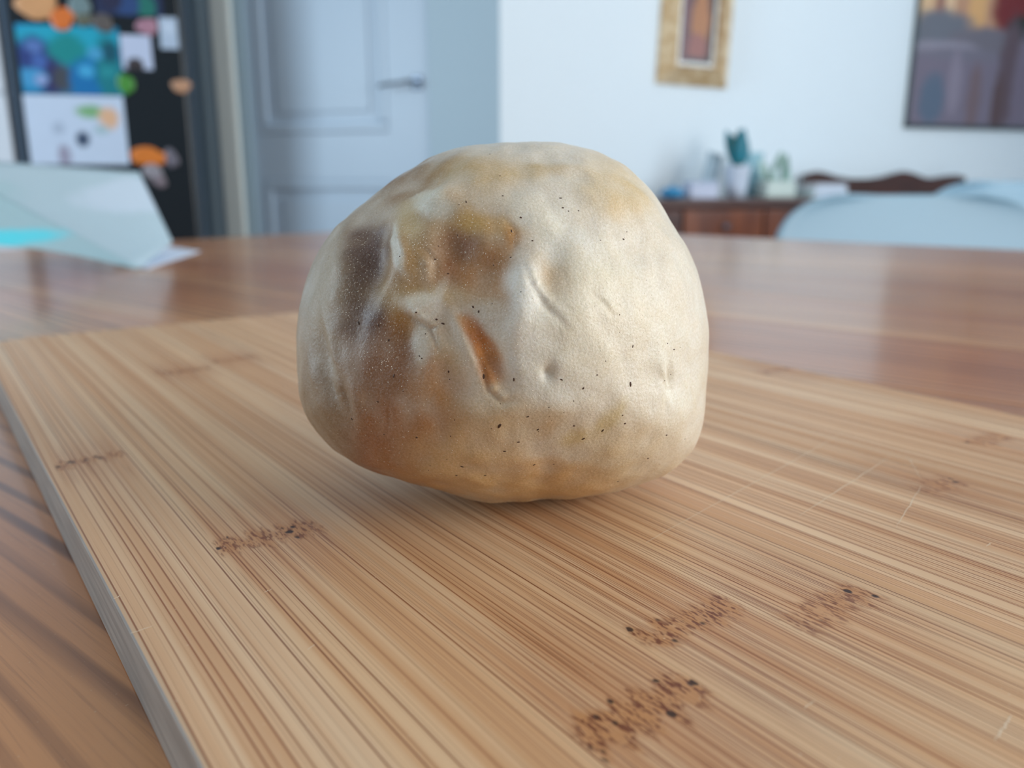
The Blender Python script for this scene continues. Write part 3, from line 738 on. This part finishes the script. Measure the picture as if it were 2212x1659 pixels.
# ------------------------------------------------------------------ sideboard against the picture wall
sx0 = MA.inverted() @ at(1255, 430, 2.72); sx1 = MA.inverted() @ at(2075, 430, 2.9)
SBX0, SBX1 = sx0.x, sx1.x; SBD = .40; SBH = .775
sb = empty('sideboard'); sb.matrix_world = MA @ Matrix.Translation((SBX0, 0, 0))
tag(sb, 'dark reddish wooden sideboard with a wavy carved rear rail, against the white wall', 'sideboard')
W_ = SBX1-SBX0
boxo('carcass', (.02, W_-.02, -SBD+.02, -.021, .09, SBH-.03), M_mahog, sb, bevel=.004)
boxo('top', (0, W_, -SBD, -.02, SBH-.0295, SBH), M_mahog, sb, bevel=.006)
nd = 4; dw = (W_-.06)/nd
for k in range(nd):
    x0 = .03+k*dw
    d = obj('door', slab_with_panels(x0+.004, x0+dw-.004, .12, SBH-.16, [(x0+.05, x0+dw-.05, .18, SBH-.22)], -SBD-.002, -SBD+.0195, .008), M_mahog, sb)
    boxo('panel', (x0+.055, x0+dw-.055, -SBD+.001, -SBD+.0055, .185, SBH-.225), M_mahog_o, d)
    g = bmesh.new(); bmesh.ops.create_uvsphere(g, u_segments=12, v_segments=8, radius=.011, matrix=Matrix.Translation((x0+(dw-.03 if k % 2 == 0 else .03), -SBD-.014, .38)))
    obj('knob', g, M_metal, d, smooth=True)
    dd = boxo('drawer', (x0+.004, x0+dw-.004, -SBD-.002, -SBD+.0195, SBH-.15, SBH-.036), M_mahog_o if k >= 1 else M_mahog, sb, bevel=.003)
    g = bmesh.new(); bmesh.ops.create_uvsphere(g, u_segments=12, v_segments=8, radius=.011, matrix=Matrix.Translation((x0+dw/2, -SBD-.014, SBH-.09)))
    obj('knob', g, M_metal, dd, smooth=True)
for x0 in (.03, W_-.08):
    for y0 in (-SBD+.02, -.075):
        boxo('foot', (x0, x0+.05, y0, y0+.05, 0, .0895), M_mahog, sb, bevel=.006)
# wavy rear rail, crest traced from its three humps
crest = [(1740, 379), (1752, 373), (1768, 370), (1785, 373), (1810, 381), (1840, 386), (1880, 386), (1910, 382), (1935, 374), (1955, 370), (1975, 374), (2000, 384), (2020, 385), (2045, 380), (2068, 378), (2088, 382)]
SBI = sb.matrix_world.inverted()
pts = []
orgr = MA @ Vector((0, -.06, 0))
for x, y in crest:
    q = SBI @ wall_hit(x, y, orgr, nA); pts.append((q.x, q.z))
bm = bmesh.new(); lo_ = SBH+.0003
fr = [bm.verts.new((x, -.06, z)) for x, z in pts]; bk = [bm.verts.new((x, -.035, z)) for x, z in pts]
fb = [bm.verts.new((x, -.06, lo_)) for x, z in pts]; bb = [bm.verts.new((x, -.035, lo_)) for x, z in pts]
for i in range(len(pts)-1):
    bm.faces.new((fb[i], fb[i+1], fr[i+1], fr[i])); bm.faces.new((bk[i], bk[i+1], bb[i+1], bb[i]))
    bm.faces.new((fr[i], fr[i+1], bk[i+1], bk[i])); bm.faces.new((fb[i+1], fb[i], bb[i], bb[i+1]))
bm.faces.new((fb[0], fr[0], bk[0], bb[0])); bm.faces.new((fb[-1], bb[-1], bk[-1], fr[-1]))
obj('carved_rail', bm, M_mahog, sb, bevel=.003)

# things on the sideboard, placed on its top plane
def on_top(px, dep):                                  # local depth in front of the wall (negative y)
    org = MA @ Vector((0, dep, 0)); p = wall_hit(px, 420, org, nA); q = SBI @ p
    return sb.matrix_world @ Vector((q.x, dep, SBH+.0004))
def scale_at(p): return (p-CAM).dot(FV)/FPX
# small blue pot lid shape
p = on_top(1452, -.30); s = scale_at(p)
g = bmesh.new(); lathe(g, [(.5*26*s, 0), (25*s, 4*s), (27*s, 10*s), (24*s, 18*s), (12*s, 24*s), (3*s, 25*s)])
bowl = empty('trinket_box', p); tag(bowl, 'small blue domed trinket box at the left end of the sideboard', 'box')
obj('lid', g, plain('blue_enamel', (28, 130, 180), .3, coat=.3), bowl, smooth=True)
g = bmesh.new(); bmesh.ops.create_uvsphere(g, u_segments=10, v_segments=6, radius=3.2*s, matrix=Matrix.Translation((0, 0, 27*s)))
obj('lid_knob', g, plain('blue_knob', (60, 160, 200), .3), bowl, smooth=True)
# grey picture card leaning
p = on_top(1512, -.20); s = scale_at(p)
g = bmesh.new(); Mx = Matrix.Rotation(math.radians(-14), 4, 'Y') @ Matrix.Rotation(math.radians(-10), 4, 'X')
box(g, -2*s, 34*s, -.004, .004, 0, 92*s)
for v in g.verts: v.co = Matrix.Rotation(math.radians(16), 4, 'Y') @ Matrix.Rotation(math.radians(-8), 4, 'X') @ v.co
mz = min(v.co.z for v in g.verts)
for v in g.verts: v.co.z -= mz
card = obj('photo_card', g, plain('grey_card', (150, 172, 186), .6), None, bevel=.001); card.location = p; card.rotation_euler = (0, 0, math.radians(18))
tag(card, 'leaning pale grey card on the sideboard, left of the teal plant', 'card')
# pale lilac box
p = on_top(1518, -.27); s = scale_at(p)
g = bmesh.new(); box(g, -40*s, 26*s, -.03, .03, 0, 30*s)
bx_ = empty('gift_box', p, math.radians(18)); tag(bx_, 'low pale lilac box lying on the sideboard, under the grey card', 'box')
obj('box_body', g, plain('lilac_card', (196, 204, 226), .6), bx_, bevel=.002)
boxo('box_lid', (-41*s, 27*s, -.031, .031, 30.2*s, 35*s), plain('lilac_lid', (178, 192, 216), .6), bx_, bevel=.002)
# white pot with the teal plant
p = on_top(1590, -.24); s = scale_at(p)
pot = empty('potted_plant', p); tag(pot, 'teal-leaved plant leaning up out of a tapered white pot on the sideboard', 'plant')
g = bmesh.new(); lathe(g, [(18*s, 0), (22*s, 20*s), (27*s, 62*s), (29*s, 66*s), (26*s, 66*s), (24*s, 60*s)])
obj('pot', g, plain('white_ceramic', (214, 226, 244), .3, coat=.4), pot, smooth=True)
g = bmesh.new(); lathe(g, [(20*s, 58*s), (23*s, 61*s)]); obj('soil', g, plain('soil', (60, 60, 55), .9), pot)
M_teal = plain('teal_leaf', (18, 120, 140), .4, var=.2, scale=40); M_teal2 = plain('dark_teal_leaf', (30, 92, 92), .4, var=.2, scale=40)
R = random.Random(3)
def leaf(base, tip, wdt, mat, parent, name='leaf', bend=.2):
    base = Vector(base); tip = Vector(tip); d = tip-base; q = d.cross(Vector((0, -1, .2))).normalized(); up = q.cross(d).normalized()
    bm = bmesh.new(); n = 8; prev = None
    for k in range(n+1):
        t = k/n; ww = wdt*math.sin(math.pi*min(max(t*.95+.04, 0), 1))**.8; c = base+d*t+up*(bend*d.length*4*t*(1-t))
        r = [bm.verts.new(c-q*ww), bm.verts.new(c-up*ww*.25), bm.verts.new(c+q*ww)]
        if prev:
            bm.faces.new((prev[0], prev[1], r[1], r[0])); bm.faces.new((prev[1], prev[2], r[2], r[1]))
        prev = r
    o = obj(name, bm, mat, parent, smooth=True); m = o.modifiers.new('t', 'SOLIDIFY'); m.thickness = .0012; m.offset = 0
    return o
for k in range(9):
    ax = R.uniform(-22, 26); az = R.uniform(112, 146)
    leaf((R.uniform(-5, 5)*s, R.uniform(-5, 5)*s, 60*s), (ax*s-6*s, R.uniform(-20, 10)*s, az*s), R.uniform(10, 15)*s, M_teal if k % 3 else M_teal2, pot, bend=.05)
# glass of pale water beside it
p = on_top(1625, -.13); s = scale_at(p)
g = bmesh.new(); lathe(g, [(12*s, 0), (17*s, 40*s), (19*s, 92*s), (16*s, 92*s)])
vs = obj('glass_vase', g, plain('pale_blue_glass', (160, 206, 220), .15, coat=.5), None, smooth=True); vs.location = p
tag(vs, 'slim pale blue vase standing behind the white plant pot', 'vase')
# greenish grey succulent in a low pale trough
p = on_top(1655, -.235); s = scale_at(p)
tr_ = empty('herb_trough', p, math.radians(18)); tag(tr_, 'low cream trough of thin grey-green plants right of the white pot', 'plant')
g = bmesh.new(); box(g, -12*s, 60*s, -.035, .035, 0, 34*s)
obj('trough', g, plain('cream_ceramic', (206, 220, 214), .4), tr_, bevel=.006)
M_gg = plain('grey_green_leaf', (120, 158, 146), .5, var=.15, scale=40); M_gp = plain('pale_green_leaf', (176, 204, 198), .5, var=.1, scale=40)
for k in range(12):
    bx0 = -7+k*5.6; hgt_ = [84, 70, 56, 96, 60, 52, 46, 74, 98, 92, 60, 40, 34][k]
    leaf((bx0*s, R.uniform(-.02, .02), 33*s), ((bx0+R.uniform(-12, 12))*s, R.uniform(-.02, .02), hgt_*s), R.uniform(5, 8)*s, M_gg if k % 2 else M_gp, tr_, bend=.08)
# stack of pale books / linen
p = on_top(1772, -.235); s = scale_at(p)
for k, (w2, h2, c, lb) in enumerate([(44, 15, (206, 222, 222), 'pale grey book at the bottom of the low stack on the sideboard'), (40, 13, (220, 222, 228), 'off-white book on top of the low stack on the sideboard')]):
    z0 = 0 if k == 0 else 15.3*s
    b = empty('book', p+Vector((0, 0, z0)), math.radians(18)); tag(b, lb, 'book')
    boxo('pages', (-w2*s+.002, w2*s-.003, -.058, .058, .0021, h2*s-.0021), M_paper, b)
    cv = plain('book_cover', c, .5)
    bm = bmesh.new(); box(bm, -w2*s, w2*s, -.061, .061, 0, .002); box(bm, -w2*s, w2*s, -.061, .061, h2*s-.002, h2*s); box(bm, -w2*s, -w2*s+.0019, -.061, .061, .002, h2*s-.002)
    obj('cover', bm, cv, b)

# ------------------------------------------------------------------ pictures on the wall
def picture(name, x0, x1, z0, z1, fw, depth, fmat, art, label, lip=None, roll=0, rails=True):
    pc_ = empty(name); pc_.matrix_world = MA @ Matrix.Translation((x0, -.001, z0)) @ Matrix.Rotation(math.radians(roll), 4, 'Y')
    tag(pc_, label, 'picture')
    W, H = x1-x0, z1-z0
    bm = bmesh.new()                       # mitred frame with a sloping face
    outer = [(0, 0), (W, 0), (W, H), (0, H)]; inner = [(fw, fw), (W-fw, fw), (W-fw, H-fw), (fw, H-fw)]
    q_ = .82 if lip else .25
    mid = [(fw*q_, fw*q_), (W-fw*q_, fw*q_), (W-fw*q_, H-fw*q_), (fw*q_, H-fw*q_)]
    lv = [[bm.verts.new((x, 0, z)) for x, z in outer], [bm.verts.new((x, -depth*(.22 if lip else .85), z)) for x, z in outer], [bm.verts.new((x, -depth, z)) for x, z in mid],
          [bm.verts.new((x, -depth*.30, z)) for x, z in inner], [bm.verts.new((x, 0, z)) for x, z in inner]]
    for a, b in zip(lv, lv[1:]+lv[:1]):
        for k in range(4): bm.faces.new((a[k], a[(k+1) % 4], b[(k+1) % 4], b[k]))
    obj('frame', bm, fmat, pc_)
    c = boxo('canvas', (fw+.0005, W-fw-.0005, -depth*.22, -.001, fw+.0005, H-fw-.0005), art, pc_)
    if lip:
        obj('slip', ring(fw+.0006, W-fw-.0006, fw+.0006, H-fw-.0006, lip[0], -depth*.42, -depth*.23), lip[1], pc_)
    return pc_
gx0, gz0 = onA(1416, 180); gx1, _ = onA(1566, 180)
gw = gx1-gx0
art1 = blobs('portrait_canvas', (88, 62, 62), [(gw*.55, .22, gw*.13, .10, (176, 116, 70)), (gw*.52, .13, gw*.14, .05, (150, 92, 86)), (gw*.5, .075, gw*.25, .022, (56, 60, 72)), (gw*.36, .3, gw*.06, .25, (110, 70, 80)), (gw*.5, .45, gw*.2, .09, (120, 80, 60))], .4)
M_slip = plain('silver_slip', (178, 176, 172), .35, metal=.3)
picture('gilt_picture', gx0, gx1, gz0, gz0+.62, .066, .05, M_gold, art1, 'narrow picture in a wide gilt frame, left of the larger dark-framed picture', lip=(.012, M_slip), roll=2.0)
lx0, lz0 = onA(1950, 276)
lx1 = min(lx0+.95, 2.58)
_s = (onA(2212, 276)[0]-lx0)/262.0      # metres per pixel on the wall there
def pxl(x, y): a, b = onA(x, y); return a-lx0, b-lz0
items = []
def it(x, y, rx, ry, rgb): a, b = pxl(x, y); items.append((a, b, rx*_s, ry*_s, rgb))
it(2080, 30, 150, 60, (196, 150, 120)); it(2000, 10, 14, 50, (226, 190, 150)); it(2050, 15, 10, 50, (230, 196, 160)); it(2110, 20, 18, 45, (226, 176, 120)); it(2030, 15, 8, 45, (150, 110, 100))
it(2190, 20, 46, 50, (120, 40, 44)); it(2205, 70, 34, 26, (40, 50, 48)); it(2030, 70, 75, 34, (112, 116, 128)); it(2130, 90, 80, 22, (116, 112, 124)); it(2040, 105, 70, 12, (146, 142, 158))
it(2080, 120, 100, 10, (120, 116, 132)); it(2175, 165, 24, 90, (98, 82, 92)); it(2010, 215, 26, 40, (92, 108, 130)); it(2100, 215, 14, 60, (118, 100, 108)); it(2150, 230, 12, 50, (92, 72, 76)); it(2060, 180, 14, 50, (140, 132, 150)); it(2200, 180, 16, 80, (120, 110, 128))
art2 = blobs('landscape_canvas', (124, 116, 134), items, .5, soft=.5)
M_dkframe = plain('dark_green_frame', (66, 80, 84), .4)
picture('large_picture', lx0, lx1, lz0, lz0+.78, .016, .022, M_dkframe, art2, 'large lilac-grey picture in a thin dark frame at the upper right')

# ------------------------------------------------------------------ fridge
FY = 2.9
dF = rot2(76); nF = Vector((dF.y, -dF.x, 0))
forg = at(404, 200, FY); forg.z = 0
def onF(px, py, off=0):
    return wall_hit(px, py, forg+nF*off, nF)
fleft = onF(20, 200); fleft.z = 0
FW = (forg-fleft).length
MF = frame_matrix(fleft, dF, nF)
fr_ = empty('fridge'); fr_.matrix_world = MF; tag(fr_, 'tall black fridge covered with magnets, drawings and notes', 'fridge')
boxo('body', (0, FW, .05, .40, .02, 1.85), M_seal, fr_, bevel=.006)
boxo('door', (.0, FW, 0, .049, .56, 1.85), M_black, fr_, bevel=.008)
boxo('door', (.0, FW, 0, .049, .04, .554), M_black, fr_, bevel=.008)
boxo('edge_trim', (.004, .026, -.004, -.0003, .58, 1.83), M_seal, fr_, bevel=.002)
for x_ in (.01, FW-.05):
    for y_ in (.1, .34): boxo('foot', (x_, x_+.04, y_, y_+.04, 0, .0195), M_metal, fr_)
FROT = math.radians(90-76)
FS = FY/FPX*1.03
def rect_on_fridge(name, x0, x1, y0, y1, mat, label, cat, roll=0, off=.0008, th=.0012, group=None):
    c = onF((x0+x1)/2, (y0+y1)/2, off); hw = (onF(x1, (y0+y1)/2)-onF(x0, (y0+y1)/2)).length/2; hh = abs(onF((x0+x1)/2, y0).z-onF((x0+x1)/2, y1).z)/2
    bm = bmesh.new(); box(bm, -hw, hw, -th, 0, -hh, hh)
    o = obj(name, bm, mat); o.matrix_world = Matrix.Translation(c) @ Matrix.Rotation(FROT, 4, 'Z')
    return tag(o, label, cat, group)
def S(items, cx, cy): # pixel blobs -> local metres
    c = onF(cx, cy); out = []
    for x, y, rx, ry, rgb in items:
        p = onF(x, y); out.append(((p-c).dot(dF), p.z-c.z, rx*FS, ry*FS, rgb))
    return out
sea = blobs('blue_poster_print', (8, 128, 178), S([(90, 75, 60, 22, (12, 146, 196)), (150, 85, 110, 26, (24, 160, 188)), (75, 120, 34, 34, (36, 56, 120)), (145, 108, 34, 30, (8, 134, 136)), (110, 165, 26, 34, (44, 44, 96)), (140, 170, 20, 26, (66, 70, 78)),
    (70, 168, 26, 18, (64, 150, 200)), (90, 172, 12, 10, (140, 160, 206)), (190, 175, 34, 40, (6, 110, 172)), (235, 150, 24, 60, (12, 120, 132)), (238, 112, 16, 18, (2, 80, 100)), (206, 116, 14, 12, (70, 156, 200)), (186, 153, 14, 12, (64, 164, 212)), (72, 100, 16, 12, (84, 116, 178)), (84, 132, 14, 14, (64, 98, 168)), (232, 155, 14, 10, (30, 140, 150))], 153, 130), .4, soft=.6)
rect_on_fridge('sea_poster', 43, 263, 56, 205, sea, 'large blue and turquoise underwater print on the fridge door, above the white drawing', 'poster', roll=1.5)
drawing = blobs('drawing_print', (196, 212, 234), S([(195, 241, 24, 12, (122, 172, 122)), (236, 256, 18, 20, (220, 176, 140)), (180, 300, 13, 14, (40, 62, 92)), (142, 335, 12, 20, (150, 148, 170)), (128, 277, 11, 12, (168, 184, 206)), (220, 280, 14, 10, (164, 190, 200))], 168, 281), .6, soft=.8)
rect_on_fridge('child_drawing', 60, 274, 207, 356, drawing, 'white sheet with small green, orange and navy painted marks on the fridge door', 'drawing', roll=2.0)
rect_on_fridge('note', 262, 328, 76, 150, blobs('note_print', (190, 202, 228), S([(292, 142, 16, 16, (52, 44, 48))], 295, 113), .6), 'square white note with a dark lower notch on the fridge door', 'note', roll=3)
rect_on_fridge('note', 345, 384, 38, 106, blobs('tall_note_print', (176, 194, 216), S([(364, 60, 10, 12, (190, 206, 226))], 364, 72), .6), 'narrow tall white note near the upper right edge of the fridge', 'note', roll=2)
rect_on_fridge('dark_photo', 205, 350, -45, 34, blobs('photo_print', (30, 44, 80), S([(315, 15, 18, 22, (30, 110, 100)), (270, 10, 26, 20, (40, 70, 120)), (240, 0, 20, 20, (36, 40, 70))], 277, -5), .4), 'dark blue and green photograph at the top of the fridge, above the notes', 'photograph', roll=2)
def magnet(x, y, rx, ry, rgb, label, seed, group='fridge magnets', name='fridge_magnet', extra=None):
    c = onF(x, y, .0005); bm = bmesh.new()
    pts = blobpts(0, 0, rx*FS, ry*FS, 18, .18, seed)
    a = [bm.verts.new((u, 0, v)) for u, v in pts]; b = [bm.verts.new((u, -.005, v)) for u, v in pts]; c2 = [bm.verts.new((u*.75, -.0075, v*.75)) for u, v in pts]
    n_ = len(pts)
    for A, B in ((a, b), (b, c2)):
        for k in range(n_): bm.faces.new((A[k], A[(k+1) % n_], B[(k+1) % n_], B[k]))
    bm.faces.new(a[::-1]); bm.faces.new(c2)
    o = obj(name, bm, plain('magnet_%d' % seed, rgb, .4, var=.12, scale=40)); o.matrix_world = Matrix.Translation(c) @ Matrix.Rotation(FROT, 4, 'Z')
    return tag(o, label, 'magnet', group)
for k, (x, y, rx, ry, rgb, lb) in enumerate([
    (80, 12, 34, 26, (206, 152, 104), 'peach-coloured magnet at the top left of the fridge'),
    (134, 40, 22, 20, (214, 112, 44), 'round orange magnet overlapping the top of the blue print'),
    (172, 10, 18, 24, (110, 132, 136), 'grey-green magnet at the top of the fridge, right of the orange one'),
    (180, 42, 14, 14, (96, 98, 84), 'small olive magnet between the orange magnet and the brown one'),
    (222, 50, 20, 16, (90, 84, 82), 'dull brown magnet above the right end of the blue print'),
    (318, 58, 22, 14, (168, 124, 142), 'pink magnet between the square note and the tall note'),
    (272, 182, 15, 20, (70, 140, 56), 'bright green magnet at the lower right corner of the blue print'),
    (392, 186, 17, 14, (186, 142, 112), 'peach magnet near the right edge of the fridge door'),
    (322, 338, 36, 18, (212, 120, 44), 'wide orange magnet low on the fridge, right of the white drawing'),
    (370, 342, 14, 18, (108, 104, 116), 'small grey magnet touching the wide orange one'),
    (330, 370, 18, 16, (146, 142, 150), 'pale grey magnet just below the wide orange one'),
    (345, 390, 13, 14, (124, 112, 120), 'lowest mauve-grey magnet on the fridge door')]):
    magnet(x, y, rx, ry, rgb, lb, k+1)
# tall white cabinet left of the fridge
cab = empty('tall_cabinet'); cab.matrix_world = MF @ Matrix.Translation((-.61, .01, 0)); tag(cab, 'tall white kitchen cabinet at the far left, beside the fridge', 'cabinet')
boxo('carcass', (0, .60, .021, .5, 0, 2.1), M_cab, cab, bevel=.003)
for z0, z1 in ((.1, 1.1), (1.105, 2.09)):
    d = boxo('door', (.004, .596, 0, .0205, z0, z1), M_cab, cab, bevel=.003)
    g = bmesh.new(); zc = 1.0 if z0 < 1 else 1.2
    tube(g, [(.06, -.0, zc-.06), (.06, -.025, zc-.06), (.06, -.025, zc+.06), (.06, -.0, zc+.06)], .005); obj('handle', g, M_metal, d, smooth=True)
